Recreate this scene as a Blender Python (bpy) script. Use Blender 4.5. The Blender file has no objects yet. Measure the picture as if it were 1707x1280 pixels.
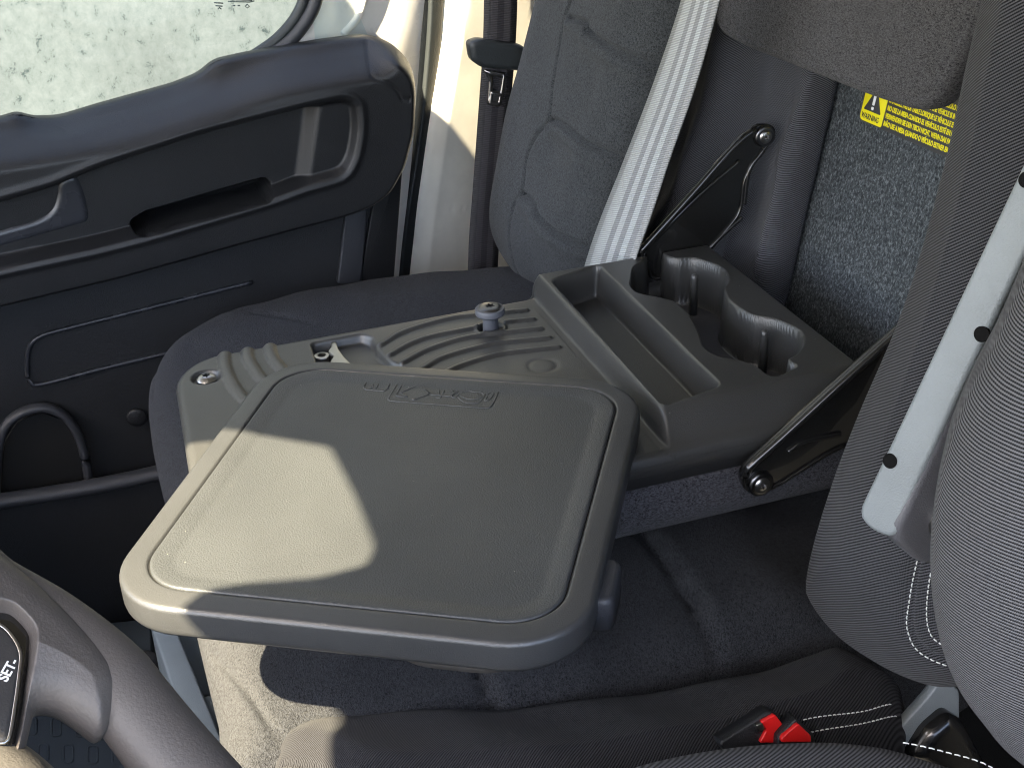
import bpy, math, random
import numpy as np
from mathutils import Vector, Matrix
random.seed(3); np.random.seed(3)
PI = math.pi; R = math.radians
sc = bpy.context.scene
# ------------------------------------------------------------------ camera
F, CX, CY = 2300.0, 853.5, 640.0
PITCH, ROLL, YAW, CH = R(28.5), R(-2.0), R(18.6), 0.65
fh = np.array([math.sin(YAW), math.cos(YAW), 0.]); RT = np.array([math.cos(YAW), -math.sin(YAW), 0.])
FW = fh*math.cos(PITCH) + np.array([0, 0, -math.sin(PITCH)])
DN = -fh*math.sin(PITCH) + np.array([0, 0, -math.cos(PITCH)])
EYE = np.array([0, 0, CH])
cr, sr = math.cos(ROLL), math.sin(ROLL)
camx = cr*RT - sr*DN; camdn = sr*RT + cr*DN     # image right / image down in world axes
cam = bpy.data.objects.new('camera', bpy.data.cameras.new('camera')); sc.collection.objects.link(cam)
Mx = Matrix.Identity(4)
for i in range(3):
    Mx[i][0] = camx[i]; Mx[i][1] = -camdn[i]; Mx[i][2] = -FW[i]; Mx[i][3] = EYE[i]
cam.matrix_world = Mx
cam.data.sensor_width = 36; cam.data.lens = 36*F/1707; cam.data.clip_start = .05; cam.data.clip_end = 500
sc.camera = cam
# ------------------------------------------------------------------ light
SUN = np.array([-.50, -.34, .79]); SUN /= np.linalg.norm(SUN)
w = bpy.data.worlds.new('World'); sc.world = w; w.use_nodes = True
nt = w.node_tree; bg = nt.nodes['Background']
sky = nt.nodes.new('ShaderNodeTexSky'); sky.sky_type = 'NISHITA'; sky.sun_disc = False
sky.sun_elevation = math.asin(SUN[2]); sky.sun_rotation = math.atan2(SUN[0], SUN[1])
sky.air_density = 1.0; sky.dust_density = 3.0; sky.ozone_density = .6
nt.links.new(sky.outputs[0], bg.inputs[0]); bg.inputs[1].default_value = .11
sl = bpy.data.lights.new('sun', 'SUN'); sl.energy = 5; sl.angle = R(.53); sl.color = (1, .86, .60)
so = bpy.data.objects.new('sun', sl); sc.collection.objects.link(so)
so.rotation_euler = Vector(SUN).to_track_quat('Z', 'Y').to_euler()
vs = sc.view_settings; vs.view_transform = 'Standard'; vs.look = 'None'; vs.gamma = 1; vs.exposure = 3.22
try: vs.use_curve_mapping = False
except Exception: pass
sc.cycles.use_denoising = True; sc.cycles.filter_width = 1.1
sc.cycles.max_bounces = 8; sc.cycles.diffuse_bounces = 4
# ------------------------------------------------------------------ maths helpers
def ray(px, py):
    return FW + (px-CX)/F*camx + (py-CY)/F*camdn
def on(px, py, n, p0):
    d = ray(px, py); n = np.array(n, float)
    return EYE + d*(np.dot(np.array(p0, float)-EYE, n)/np.dot(d, n))
def PZ(px, py, z=0): return on(px, py, (0, 0, 1), (0, 0, z))
def PY(px, py, y): return on(px, py, (0, 1, 0), (0, y, 0))
class Frame:
    """A plane standing in the cab: origin, two in-plane axes and its outward normal."""
    def __init__(s, o, u, v):
        s.o = np.array(o, float); s.u = np.array(u, float)/np.linalg.norm(u)
        v = np.array(v, float); v = v-s.u*(v@s.u); s.v = v/np.linalg.norm(v); s.n = np.cross(s.u, s.v)
    def px(s, pts, w=0.):
        o = []
        for a in pts:
            q = on(a[0], a[1], s.n, s.o+s.n*w)-s.o; o.append((q@s.u, q@s.v))
        return np.array(o)
    def W(s, uv, w=0.):
        uv = np.atleast_2d(uv); w = np.broadcast_to(np.asarray(w, float), uv.shape[:1])
        return s.o + uv[:, :1]*s.u + uv[:, 1:2]*s.v + w[:, None]*s.n
def smooth(pts, n=200, closed=True, it=0):
    """Catmull-Rom through pts, evenly resampled to n."""
    p = np.array(pts, float); m = len(p)
    if closed: P = np.vstack([p[-1], p, p[:2]]); segs = m
    else: P = np.vstack([2*p[0]-p[1], p, 2*p[-1]-p[-2]]); segs = m-1
    o = []
    for i in range(segs):
        a, b, c, d = P[i], P[i+1], P[i+2], P[i+3]
        for t in np.linspace(0, 1, 16, endpoint=False):
            o.append(.5*((2*b)+(-a+c)*t+(2*a-5*b+4*c-d)*t*t+(-a+3*b-3*c+d)*t**3))
    o.append(o[0] if closed else P[-2]); return resample(np.array(o), n, closed)
def resample(o, n, closed=True):
    L = np.r_[0, np.cumsum(np.linalg.norm(np.diff(o, axis=0), axis=1))]
    s = np.linspace(0, L[-1], n+1)[:-1] if closed else np.linspace(0, L[-1], n)
    return np.stack([np.interp(s, L, o[:, k]) for k in range(o.shape[1])], 1)
def corners(pts, r, n=200, k=6):
    """Polygon with every corner rounded to radius r (a number or a list)."""
    p = np.array(pts, float); m = len(p); o = []
    for i in range(m):
        a, b, c = p[i-1], p[i], p[(i+1) % m]; rr = r[i] if hasattr(r, '__len__') else r
        u = (a-b); lu = np.linalg.norm(u); u = u/lu; v = c-b; lv = np.linalg.norm(v); v = v/lv
        d = min(rr, lu*.48, lv*.48); A, B = b+u*d, b+v*d
        for t in np.linspace(0, 1, k+1): o.append((1-t)**2*A+2*t*(1-t)*b+t*t*B)
    o.append(o[0]); return resample(np.array(o), n)
def rrect(cx, cy, hx, hy, r, n=200, ang=0):
    o = []
    r = max(r, 1e-4)
    for sx, sy, a0 in ((1, 1, 0), (-1, 1, 90), (-1, -1, 180), (1, -1, 270)):
        for a in np.linspace(0, 90, 13):
            t = R(a0+a); o.append((sx*(hx-r)+r*math.cos(t), sy*(hy-r)+r*math.sin(t)))
    o = np.array(o); c, s = math.cos(ang), math.sin(ang)
    o = np.stack([cx+o[:, 0]*c-o[:, 1]*s, cy+o[:, 0]*s+o[:, 1]*c], 1)
    return o
def dpoly(U, poly, closed=True):
    """Distance from each point of U (n,2) to a polyline."""
    P = np.array(poly, float); A = P if closed else P[:-1]; B = np.roll(P, -1, 0) if closed else P[1:]
    best = np.full(len(U), 1e9)
    for a, b in zip(A, B):
        ab = b-a; L = ab@ab+1e-18; t = np.clip(((U-a)@ab)/L, 0, 1)
        q = U-(a+t[:, None]*ab); best = np.minimum(best, (q*q).sum(1))
    return np.sqrt(best)
def inside(U, poly):
    P = np.array(poly, float); ins = np.zeros(len(U), bool); x, y = U[:, 0], U[:, 1]
    for (x1, y1), (x2, y2) in zip(P, np.roll(P, -1, 0)):
        c = ((y1 > y) != (y2 > y)); xx = (x2-x1)*(y-y1)/((y2-y1)+1e-18)+x1
        ins ^= c & (x < xx)
    return ins
def sdp(U, poly): d = dpoly(U, poly); return np.where(inside(U, poly), -d, d)
def ss(a, b, x): t = np.clip((x-a)/(b-a), 0, 1); return t*t*(3-2*t)
def sbox(U, cx, cy, hx, hy, r):
    q = np.abs(U-np.array([cx, cy]))-np.array([hx-r, hy-r])
    return np.minimum(q.max(1), 0)+np.linalg.norm(np.maximum(q, 0), axis=1)-r
# ------------------------------------------------------------------ objects
COL = sc.collection
def tag(o, label=None, cat=None, group=None, kind=None):
    for k, v in (('label', label), ('category', cat), ('group', group), ('kind', kind)):
        if v: o[k] = v
    return o
def thing(name, label, cat, loc, group=None):
    e = bpy.data.objects.new(name, None); COL.objects.link(e); e.location = tuple(loc); e.empty_display_size = .02
    return tag(e, label, cat, group)
def mk(name, V, Fc, mat, parent=None, flat=False, auto=None):
    me = bpy.data.meshes.new(name)
    me.from_pydata([tuple(map(float, v)) for v in V], [], [tuple(map(int, f)) for f in Fc]); me.update()
    if not flat: me.polygons.foreach_set('use_smooth', [True]*len(me.polygons))
    if auto:
        try: me.set_sharp_from_angle(angle=R(auto))
        except Exception: pass
    me.materials.append(mat); o = bpy.data.objects.new(name, me); COL.objects.link(o)
    if parent is not None:
        o.parent = parent
        if parent.type == 'EMPTY': o.matrix_parent_inverse = Matrix.Translation(-parent.location)
    return o
class MB:
    def __init__(s): s.V = []; s.F = []; s.n = 0
    def add(s, V, Fc):
        s.V += [tuple(v) for v in V]; s.F += [tuple(i+s.n for i in f) for f in Fc]; s.n += len(V); return s
    def build(s, name, mat, parent=None, **k): return mk(name, s.V, s.F, mat, parent, **k)
def loft(rings, cap0=True, cap1=True):
    n = len(rings[0]); V = np.vstack(rings); Fc = []
    for k in range(len(rings)-1):
        for i in range(n):
            j = (i+1) % n; Fc.append((k*n+i, k*n+j, (k+1)*n+j, (k+1)*n+i))
    if cap1: Fc.append(tuple((len(rings)-1)*n+i for i in range(n)))
    if cap0: Fc.append(tuple(range(n))[::-1])
    return V, Fc
def inset(poly, d):
    """Move a closed outline inwards by d (counter-clockwise or clockwise alike)."""
    P = np.array(poly); T = np.roll(P, -1, 0)-np.roll(P, 1, 0); T /= np.linalg.norm(T, axis=1)[:, None]+1e-12
    area = .5*np.sum(P[:, 0]*np.roll(P[:, 1], -1)-np.roll(P[:, 0], -1)*P[:, 1]); s = 1 if area > 0 else -1
    N = np.stack([-T[:, 1], T[:, 0]], 1)*s; return P+N*d
def slab(fr, poly, w0, w1, r=.003, steps=4):
    """Extruded outline between w0 and w1 with rounded front edge."""
    poly = np.array(poly); rings = [fr.W(poly, w0)]
    for k in range(steps+1):
        a = k/steps*PI/2; rings.append(fr.W(inset(poly, r*(1-math.cos(a))), w1-r+r*math.sin(a)))
    return loft(rings)
def pillow(fr, poly, re, side, fn=None, rings=60, centre=None, mincap=.0):
    """Padded body: outline, edge radius re, rim wall reaching down to -side, top height re+fn(U,d)."""
    poly = np.array(poly); c = poly.mean(0) if centre is None else np.array(centre); n = len(poly)
    t = 1-np.linspace(0, 1, rings)**1.35*.985
    U = (c+(poly-c)[None]*t[:, None, None]).reshape(-1, 2)
    d = dpoly(U, poly[::max(1, n//160)]); d[:n] = 0
    e = np.clip(d, 0, re); wv = np.sqrt(np.maximum(re*re-(re-e)**2, 0))
    if fn is not None: wv = wv+fn(U, d)
    Vt = fr.W(U, wv); Fc = []
    for k in range(rings-1):
        for i in range(n):
            j = (i+1) % n; Fc.append((k*n+i, k*n+j, (k+1)*n+j, (k+1)*n+i))
    Fc.append(tuple((rings-1)*n+i for i in range(n)))
    base = len(Vt); sd = []
    for q in np.linspace(0, 1, 6)[1:]:
        sd.append(fr.W(inset(poly, 0.35*side*(1-math.sqrt(max(0, 1-q*q)))*.6), -side*q))
    V = np.vstack([Vt]+sd)
    idx = [list(range(n))]+[[base+k*n+i for i in range(n)] for k in range(len(sd))]
    for a, b in zip(idx[:-1], idx[1:]):
        for i in range(n):
            j = (i+1) % n; Fc.append((b[i], b[j], a[j], a[i]))
    Fc.append(tuple(idx[-1][::-1]))
    return V, Fc
def grid(fr, u0, u1, v0, v1, du, fn, sd=None):
    """Height field over a plane; where sd (signed distance) is given, the rim is snapped onto the outline."""
    nu = int((u1-u0)/du)+1; nv = int((v1-v0)/du)+1
    A, B = np.meshgrid(np.linspace(u0, u1, nu), np.linspace(v0, v1, nv), indexing='ij')
    U = np.stack([A.ravel(), B.ravel()], 1); keep = np.ones(len(U), bool)
    if sd is not None:
        s = sd(U); k = np.where(np.abs(s) < du*.8)[0]; e = du*.1; q = U[k]
        g = np.stack([sd(q+[e, 0])-sd(q-[e, 0]), sd(q+[0, e])-sd(q-[0, e])], 1); g /= np.linalg.norm(g, axis=1)[:, None]+1e-9
        U[k] = q-g*s[k][:, None]; keep = s < du*.8
    V = fr.W(U, fn(U)); Fc = []; K = keep.reshape(nu, nv)
    I, J = np.where(K[:-1, :-1] & K[1:, :-1] & K[1:, 1:] & K[:-1, 1:])
    Fc = np.stack([I*nv+J, (I+1)*nv+J, (I+1)*nv+J+1, I*nv+J+1], 1).tolist(); return V, Fc
def tube(path, rad, seg=10, closed=False, flat=1., up=None):
    P = np.array(path, float); m = len(P); rad = np.broadcast_to(np.asarray(rad, float), (m,))
    T = np.roll(P, -1, 0)-np.roll(P, 1, 0)
    if not closed: T[0] = P[1]-P[0]; T[-1] = P[-1]-P[-2]
    T /= np.linalg.norm(T, axis=1)[:, None]+1e-12
    u = np.array((0, 0, 1.)) if up is None else np.array(up, float); rings = []
    for p, t, r in zip(P, T, rad):
        a = u-t*(u@t)
        if np.linalg.norm(a) < 1e-4: a = np.array((1., .1, 0))-t*t[0]
        a /= np.linalg.norm(a); b = np.cross(t, a)
        rings.append([p+r*(math.cos(q)*b+flat*math.sin(q)*a) for q in np.linspace(0, 2*PI, seg, endpoint=False)])
    V = np.vstack(rings); Fc = []
    for k in range(m if closed else m-1):
        for i in range(seg):
            j = (i+1) % seg; k2 = (k+1) % m; Fc.append((k*seg+i, k*seg+j, k2*seg+j, k2*seg+i))
    if not closed: Fc.append(tuple(range(seg))[::-1]); Fc.append(tuple((m-1)*seg+i for i in range(seg)))
    return V, Fc
def ribbon(path, side, wid, th, fold=0):
    """Flat webbing along path; side = width direction per point or one vector."""
    P = np.array(path, float); S = np.broadcast_to(np.array(side, float), P.shape).copy(); S /= np.linalg.norm(S, axis=1)[:, None]
    T = np.gradient(P, axis=0); T /= np.linalg.norm(T, axis=1)[:, None]; N = np.cross(S, T); N /= np.linalg.norm(N, axis=1)[:, None]
    wid = np.broadcast_to(np.asarray(wid, float), (len(P),)); rings = []
    for p, s, n, q in zip(P, S, N, wid):
        rings.append([p-s*q/2-n*th/2, p-s*q/4-n*th*.7, p-n*th*.75, p+s*q/4-n*th*.7, p+s*q/2-n*th/2, p+s*q/2+n*th/2, p-s*q/2+n*th/2])
    return loft([np.array(r) for r in rings])
def lathe(c, axis, prof, seg=28, star=0):
    c = np.array(c, float); a = np.array(axis, float); a /= np.linalg.norm(a)
    b = np.cross(a, (1, 0, 0) if abs(a[0]) < .9 else (0, 1, 0)); b /= np.linalg.norm(b); d = np.cross(a, b); rings = []
    for r, z in prof:
        k = abs(r); rr = [k*(1+.28*math.cos(6*t)) if r < 0 else k for t in np.linspace(0, 2*PI, seg, endpoint=False)]
        rings.append(np.array([c+a*z+q*(math.cos(t)*b+math.sin(t)*d) for q, t in zip(rr, np.linspace(0, 2*PI, seg, endpoint=False))]))
    return loft(rings)
def screw(name, c, axis, r, mat, parent, dome=.4):
    V, Fc = lathe(c, axis, [(r, -.002), (r, r*.12), (r*.93, r*.2), (r*.72, r*.2+r*dome*.5), (r*.5, r*.2+r*dome*.72), (-r*.36, r*.2+r*dome*.78), (-r*.33, -r*.15), (.0004, -r*.15)], 36)
    return mk(name, V, Fc, mat, parent, auto=35)
# ------------------------------------------------------------------ materials
def mat(name, col, rough=.5, metal=0., coat=0., spec=.5):
    m = bpy.data.materials.new(name); m.use_nodes = True; b = m.node_tree.nodes['Principled BSDF']
    b.inputs['Base Color'].default_value = (*col, 1); b.inputs['Roughness'].default_value = rough
    b.inputs['Metallic'].default_value = metal; b.inputs['Specular IOR Level'].default_value = spec
    b.inputs['Coat Weight'].default_value = coat; return m
class N:
    def __init__(s, m): s.m = m; s.t = m.node_tree; s.b = s.t.nodes['Principled BSDF']; s.co = s('TexCoord').outputs['Object']
    def __call__(s, k, **a):
        n = s.t.nodes.new('ShaderNode'+k)
        for q, v in a.items(): setattr(n, q, v)
        return n
    def link(s, a, b): s.t.links.new(a, b)
    def mapping(s, scale=(1, 1, 1), rot=(0, 0, 0)):
        n = s('Mapping'); n.inputs['Scale'].default_value = scale; n.inputs['Rotation'].default_value = rot; s.link(s.co, n.inputs[0]); return n.outputs[0]
    def noise(s, scale, vec=None, detail=3, rough=.55, dist=0):
        n = s('TexNoise'); s.link(vec or s.co, n.inputs['Vector']); n.inputs['Scale'].default_value = scale
        n.inputs['Detail'].default_value = detail; n.inputs['Roughness'].default_value = rough; n.inputs['Distortion'].default_value = dist; return n.outputs[0]
    def ramp(s, x, stops):
        n = s('ValToRGB'); s.link(x, n.inputs[0]); e = n.color_ramp.elements
        while len(e) < len(stops): e.new(.5)
        for q, (p, c) in zip(e, stops): q.position = p; q.color = (*c, 1) if hasattr(c, '__len__') else (c, c, c, 1)
        return n.outputs[0]
    def math(s, op, a, b=0.):
        n = s('Math', operation=op)
        for i, q in enumerate((a, b)):
            if isinstance(q, (int, float)): n.inputs[i].default_value = q
            else: s.link(q, n.inputs[i])
        return n.outputs[0]
    def bump(s, h, dist, strength=1., prev=None):
        n = s('Bump'); s.link(h, n.inputs['Height']); n.inputs['Distance'].default_value = dist; n.inputs['Strength'].default_value = strength
        if prev is not None: s.link(prev, n.inputs['Normal'])
        s.link(n.outputs[0], s.b.inputs['Normal']); return n.outputs[0]
def plastic(name, col, rough=.5, grain=900, depth=.00012, spec=.5, dust=0.):
    m = mat(name, col, rough, spec=spec); n = N(m)
    g = n.noise(grain, detail=2, rough=.5); n.bump(g, depth*4)
    lo = tuple(c*.88 for c in col); hi = tuple(min(1, c*1.14) for c in col)
    n.link(n.ramp(n.noise(9, detail=5), [(.3, lo), (.7, hi)]), n.b.inputs['Base Color'])
    rr = n.math('MULTIPLY_ADD', n.noise(14, detail=4), .16); n.t.nodes[-1].inputs[2].default_value = rough-.08
    n.link(rr, n.b.inputs['Roughness'])
    if dust:
        v = n('TexVoronoi'); v.inputs['Scale'].default_value = 55; n.link(n.co, v.inputs['Vector'])
        sp = n.math('LESS_THAN', v.outputs['Distance'], dust)
        mx = n('Mix', data_type='RGBA'); n.link(sp, mx.inputs['Factor'])
        src = [l for l in n.t.links if l.to_socket == n.b.inputs['Base Color']][0].from_socket
        n.link(src, mx.inputs[6]); mx.inputs[7].default_value = (.45, .43, .38, 1); n.link(mx.outputs[2], n.b.inputs['Base Color'])
    return m
def crepe(name, lo, hi, scale=420, stretch=(1, 1, 1), depth=.0009, rot=(0, 0, .6)):
    m = mat(name, lo, .92, spec=.12); n = N(m); vec = n.mapping(stretch, rot)
    a = n.noise(scale, vec, 2.5, .6, 1.1); b = n.noise(scale*2.7, vec, 2, .5)
    h = n.math('MULTIPLY_ADD', b, .35); n.link(a, n.t.nodes[-1].inputs[2])
    n.link(n.ramp(h, [(.5, lo), (.78, hi)]), n.b.inputs['Base Color']); n.bump(h, depth)
    n.b.inputs['Sheen Weight'].default_value = .06
    return m
def twill(name, lo, hi, vec, pitch, depth=.0007):
    m = mat(name, lo,   .85, spec=.12); n = N(m); v = np.array(vec, float); v /= np.linalg.norm(v)
    wob = n.noise(22, detail=2); d = n('VectorMath', operation='DOT_PRODUCT'); n.link(n.co, d.inputs[0]); d.inputs[1].default_value = tuple(v*2*PI/pitch)
    ph = n.math('MULTIPLY_ADD', wob, 5.0); n.link(d.outputs['Value'], n.t.nodes[-1].inputs[2])
    s = n.math('SINE', ph); o = np.cross(v, (.3, .5, .8)); o /= np.linalg.norm(o)
    d2 = n('VectorMath', operation='DOT_PRODUCT'); n.link(n.co, d2.inputs[0]); d2.inputs[1].default_value = tuple((o*1.0+v*.5)*2*PI/(pitch*.55))
    s2 = n.math('SINE', d2.outputs['Value']); fine = n.noise(900, detail=2)
    h = n.math('MULTIPLY_ADD', s, .32); n.t.nodes[-1].inputs[2].default_value = .4
    h = n.math('ADD', h, n.math('MULTIPLY', s2, .08)); h = n.math('ADD', h, n.math('MULTIPLY', fine, .2))
    n.link(n.ramp(h, [(.2, lo), (.8, hi)]), n.b.inputs['Base Color']); n.bump(h, depth)
    n.b.inputs['Sheen Weight'].default_value = .05
    return m
def webbing(name, cols, pitch=.0016):
    """Belt webbing: lengthwise stripes and fine cross ribs, read from the ribbon's own attributes."""
    m = mat(name, cols[0], .6, spec=.4); n = N(m)
    x = n('Attribute'); x.attribute_name = 'across'; y = n('Attribute'); y.attribute_name = 'along'
    k = len(cols); r = n.ramp(x.outputs['Fac'], [(i/k, c) for i, c in enumerate(cols)]); n.t.nodes[-1].color_ramp.interpolation = 'CONSTANT'
    s = n.math('SINE', n.math('MULTIPLY', y.outputs['Fac'], 2*PI/pitch)); mx = n('Mix', data_type='RGBA', blend_type='MULTIPLY'); mx.inputs[0].default_value = 1
    q = n.math('MULTIPLY_ADD', s, .5); n.t.nodes[-1].inputs[2].default_value = .5
    n.link(r, mx.inputs[6]); n.link(n.ramp(q, [(0., .6), (1., 1.)]), mx.inputs[7])
    n.link(mx.outputs[2], n.b.inputs['Base Color']); n.bump(s, .0002); return m
def belt_mesh(name, path, side, wid, th, m_, par):
    V, Fc = ribbon(path, side, wid, th); o = mk(name, V, Fc, m_, par); P = np.array(path)
    L = np.r_[0, np.cumsum(np.linalg.norm(np.diff(P, axis=0), axis=1))]
    a = o.data.attributes.new('across', 'FLOAT', 'POINT'); a.data.foreach_set('value', [v for _ in P for v in (0., .25, .5, .75, 1., 1., 0.)])
    a = o.data.attributes.new('along', 'FLOAT', 'POINT'); a.data.foreach_set('value', [float(l) for l in L for _ in range(7)]); return o
M = {}
M['liner'] = plastic('headliner', (.22, .22, .21), .9, 300, .0001)
M['table'] = plastic('table_plastic', (.038, .038, .037), .32, 1000, .00006, dust=.02, spec=.65)
M['tray'] = plastic('tray_plastic', (.040, .0425, .0445), .38, 700, .00014, dust=.022)
M['tray_rim'] = plastic('tray_rim_plastic', (.038, .039, .040), .33, 900, .00006, spec=.65)
M['line'] = mat('shadow_gap', (.006, .006, .006), .8)
M['door'] = plastic('door_plastic', (.0108, .0112, .0125), .42, 900, .0001, spec=.4)
M['door_low'] = plastic('door_lower_plastic', (.0135, .0142, .016), .45, 900, .00014, spec=.4)
M['handle'] = plastic('handle_plastic', (.026, .028, .034), .28, 1500, .00003)
M['pocket'] = plastic('pocket_edge_plastic', (.032, .034, .04), .45, 900, .0001)
M['recess_shade'] = mat('recess_shade_black', (.004, .004, .004), .8)
M['white'] = plastic('white_paint', (.88, .85, .80), .28, 40, .00002)
M['sealant'] = plastic('warm_white_trim', (.88, .84, .74), .4, 60, .00002)
M['rubber'] = plastic('black_rubber', (.02, .024, .026), .5, 500, .0001)
M['crepe'] = crepe('crepe_fabric', (.008, .009, .011), (.085, .085, .098), 430, (1, 1, 1.6), depth=.0011)
M['crepe_seat'] = crepe('crepe_seat_fabric', (.010, .011, .012), (.056, .060, .063), 540, (1, 1, 1), depth=.0012)
M['crepe_flap'] = crepe('crepe_flap_fabric', (.008, .008, .009), (.095, .093, .095), 460, (1, 1, 2.0), rot=(.5, .3, .2))
M['crepe_cushion'] = crepe('crepe_cushion_fabric', (.003, .0034, .0046), (.044, .046, .052), 420, (1.8, 1, 1), depth=.0034, rot=(0, 0, .5))
M['twill'] = twill('twill_fabric', (.004, .004, .005), (.085, .085, .092), (-.12, .60, .79), .0021)
M['twill_driver'] = twill('twill_driver_fabric', (.005, .005, .006), (.15, .15, .158), (-.08, .1, .98), .0021)
M['twill_fine'] = twill('twill_fine_fabric', (.010, .010, .012), (.13, .132, .145), (.3, .75, .6), .0015)
M['twill_cushion'] = twill('twill_cushion_fabric', (.004, .004, .005), (.085, .085, .092), (-.2, .6, .6), .0018)
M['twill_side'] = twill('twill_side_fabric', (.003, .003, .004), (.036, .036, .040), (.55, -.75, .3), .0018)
M['gloss'] = mat('black_gloss_metal', (.009, .009, .009), .27, 0, .6); M['steel'] = mat('steel', (.42, .41, .40), .28, 1.)
M['dsteel'] = mat('dark_steel', (.16, .16, .165), .3, 1.)
M['pin'] = plastic('pin_plastic', (.075, .08, .095), .45, 800, .00004)
M['grey'] = plastic('grey_plastic', (.205, .228, .236), .42, 900, .0001)
M['grey_shaded'] = plastic('grey_plastic_shaded', (.105, .105, .115), .42, 900, .0001)  # same grey plastic, darkened for the armrest side turned from the light
M['hole'] = plastic('hole_shade', (.006, .006, .006), .8, 900, .00005, spec=.1)
M['console'] = plastic('blue_grey_plastic', (.105, .128, .148), .55, 900, .00008)
M['mat'] = plastic('floor_mat_rubber', (.055, .068, .08), .55, 700, .0001)
M['wheel'] = plastic('wheel_leather', (.074, .065, .061), .5, 700, .00006)
M['piano'] = mat('piano_black', (.008, .007, .006), .08, 0, 1.)
M['button'] = plastic('button_plastic', (.03, .028, .028), .4, 900, .00004)
M['hub'] = plastic('hub_plastic', (.06, .056, .052), .5, 500, .0001)
M['red'] = mat('red_plastic', (.62, .012, .012), .3)
M['yellow'] = mat('yellow_print', (.86, .76, .01), .5); M['lblack'] = mat('label_dark', (.045, .045, .045), .5)
M['lwhite'] = mat('label_white', (.8, .8, .8), .5); M['stitch'] = mat('white_thread', (.72, .72, .70), .8)
M['print'] = mat('etched_mark', (.05, .07, .075), .6)
M['smark'] = mat('button_print', (.75, .75, .75), .5)
m = mat('carpet', (.06, .07, .08), .95, spec=.2); n = N(m)
a = n.noise(360, n.mapping((1, 1, .7)), 5, .75, .6); n.link(n.ramp(a, [(.36, (.016, .019, .022)), (.52, (.066, .074, .080)), (.68, (.21, .23, .24))]), n.b.inputs['Base Color']); n.bump(a, .0015); M['carpet'] = m
m = mat('wall_plaster', (.2, .22, .2), .9, spec=.1); n = N(m)
a = n.noise(34, n.mapping((1, 1, .75)), 6, .75, .25); b = n.noise(2.2, None, 5); mx = n('Mix', data_type='RGBA', blend_type='MULTIPLY'); mx.inputs[0].default_value = 1
n.link(n.ramp(a, [(.33, (.030, .040, .043)), (.41, (.080, .092, .096)), (.62, (.100, .111, .117))]), mx.inputs[6]); n.link(n.ramp(b, [(.35, .8), (.7, 1.1)]), mx.inputs[7]); n.link(mx.outputs[2], n.b.inputs['Base Color']); M['wall'] = m
m = mat('ground', (.2, .19, .17), .9, spec=.1); n = N(m); n.link(n.ramp(n.noise(3, None, 8), [(.3, (.22, .21, .19)), (.7, (.33, .32, .29))]), n.b.inputs['Base Color']); M['ground'] = m
m = bpy.data.materials.new('window_glass'); m.use_nodes = True; t = m.node_tree; t.nodes.remove(t.nodes['Principled BSDF'])
tr = t.nodes.new('ShaderNodeBsdfTransparent'); tr.inputs[0].default_value = (.86, .94, .95, 1); gl = t.nodes.new('ShaderNodeBsdfGlossy'); gl.inputs['Roughness'].default_value = .03
fz = t.nodes.new('ShaderNodeFresnel'); ms = t.nodes.new('ShaderNodeMixShader'); t.links.new(fz.outputs[0], ms.inputs[0]); t.links.new(tr.outputs[0], ms.inputs[1]); t.links.new(gl.outputs[0], ms.inputs[2]); t.links.new(ms.outputs[0], t.nodes['Material Output'].inputs[0]); M['glass'] = m
FZ = Frame((0, 0, 0), (1, 0, 0), (0, 1, 0))          # table plane
# ------------------------------------------------------------------ setting
def boxmesh(x0, x1, y0, y1, z0, z1, bev=.0):
    V = [(x, y, z) for x in (x0, x1) for y in (y0, y1) for z in (z0, z1)]
    return V, [(0, 1, 3, 2), (4, 6, 7, 5), (0, 4, 5, 1), (2, 3, 7, 6), (0, 2, 6, 4), (1, 5, 7, 3)]
tag(mk('ground', [(-60, -60, -1.5), (60, -60, -1.5), (60, 60, -1.5), (-60, 60, -1.5)], [(0, 1, 2, 3)], M['ground'], flat=True), kind='structure')
tag(mk('rendered_wall', *boxmesh(-5, 8, 4.2, 4.4, -1.5, 3.2), M['wall'], flat=True), 'pale speckled wall outside beyond the passenger door window', 'wall')
# unseen roof slab added to block the sun; openings cut to shape the sun patches
FR = Frame((0, 0, .95), (1, 0, 0), (0, 1, 0))
def up(p): p = np.array(p); return (p+SUN*((.95-p[2])/SUN[2]))[:2]
TZ = .03
opening = [(-.508, .735), (-.461, .700), (-.398, .648), (-.396, .563), (-.399, .485), (-.418, .455), (-.464, .453), (-.515, .466), (-.550, .467), (-.556, .45),
           (-.549, .415), (-.559, .397), (-.587, .279), (-.71, .279), (-.71, .66), (-.568, .745)]
hubhole = [(-.505, .193), (-.490, .181), (-.478, .165), (-.466, .14), (-.50, .10), (-.60, .10), (-.60, .20)]  # cut so that sun reaches the wheel hub
TH_ = R(27.5); FB = Frame((.5, 2.0, 0), (math.cos(TH_), math.sin(TH_), 0), (0, 0, 1))
shaft = [(-.06, 1.655), (-.035, 1.605), (-.02, 1.578), (.04, 1.585), (.14, 1.63), (.60, 1.90), (.20, 1.80), (-.04, 1.71)]  # cut so that sun reaches the upper pillar
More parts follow.
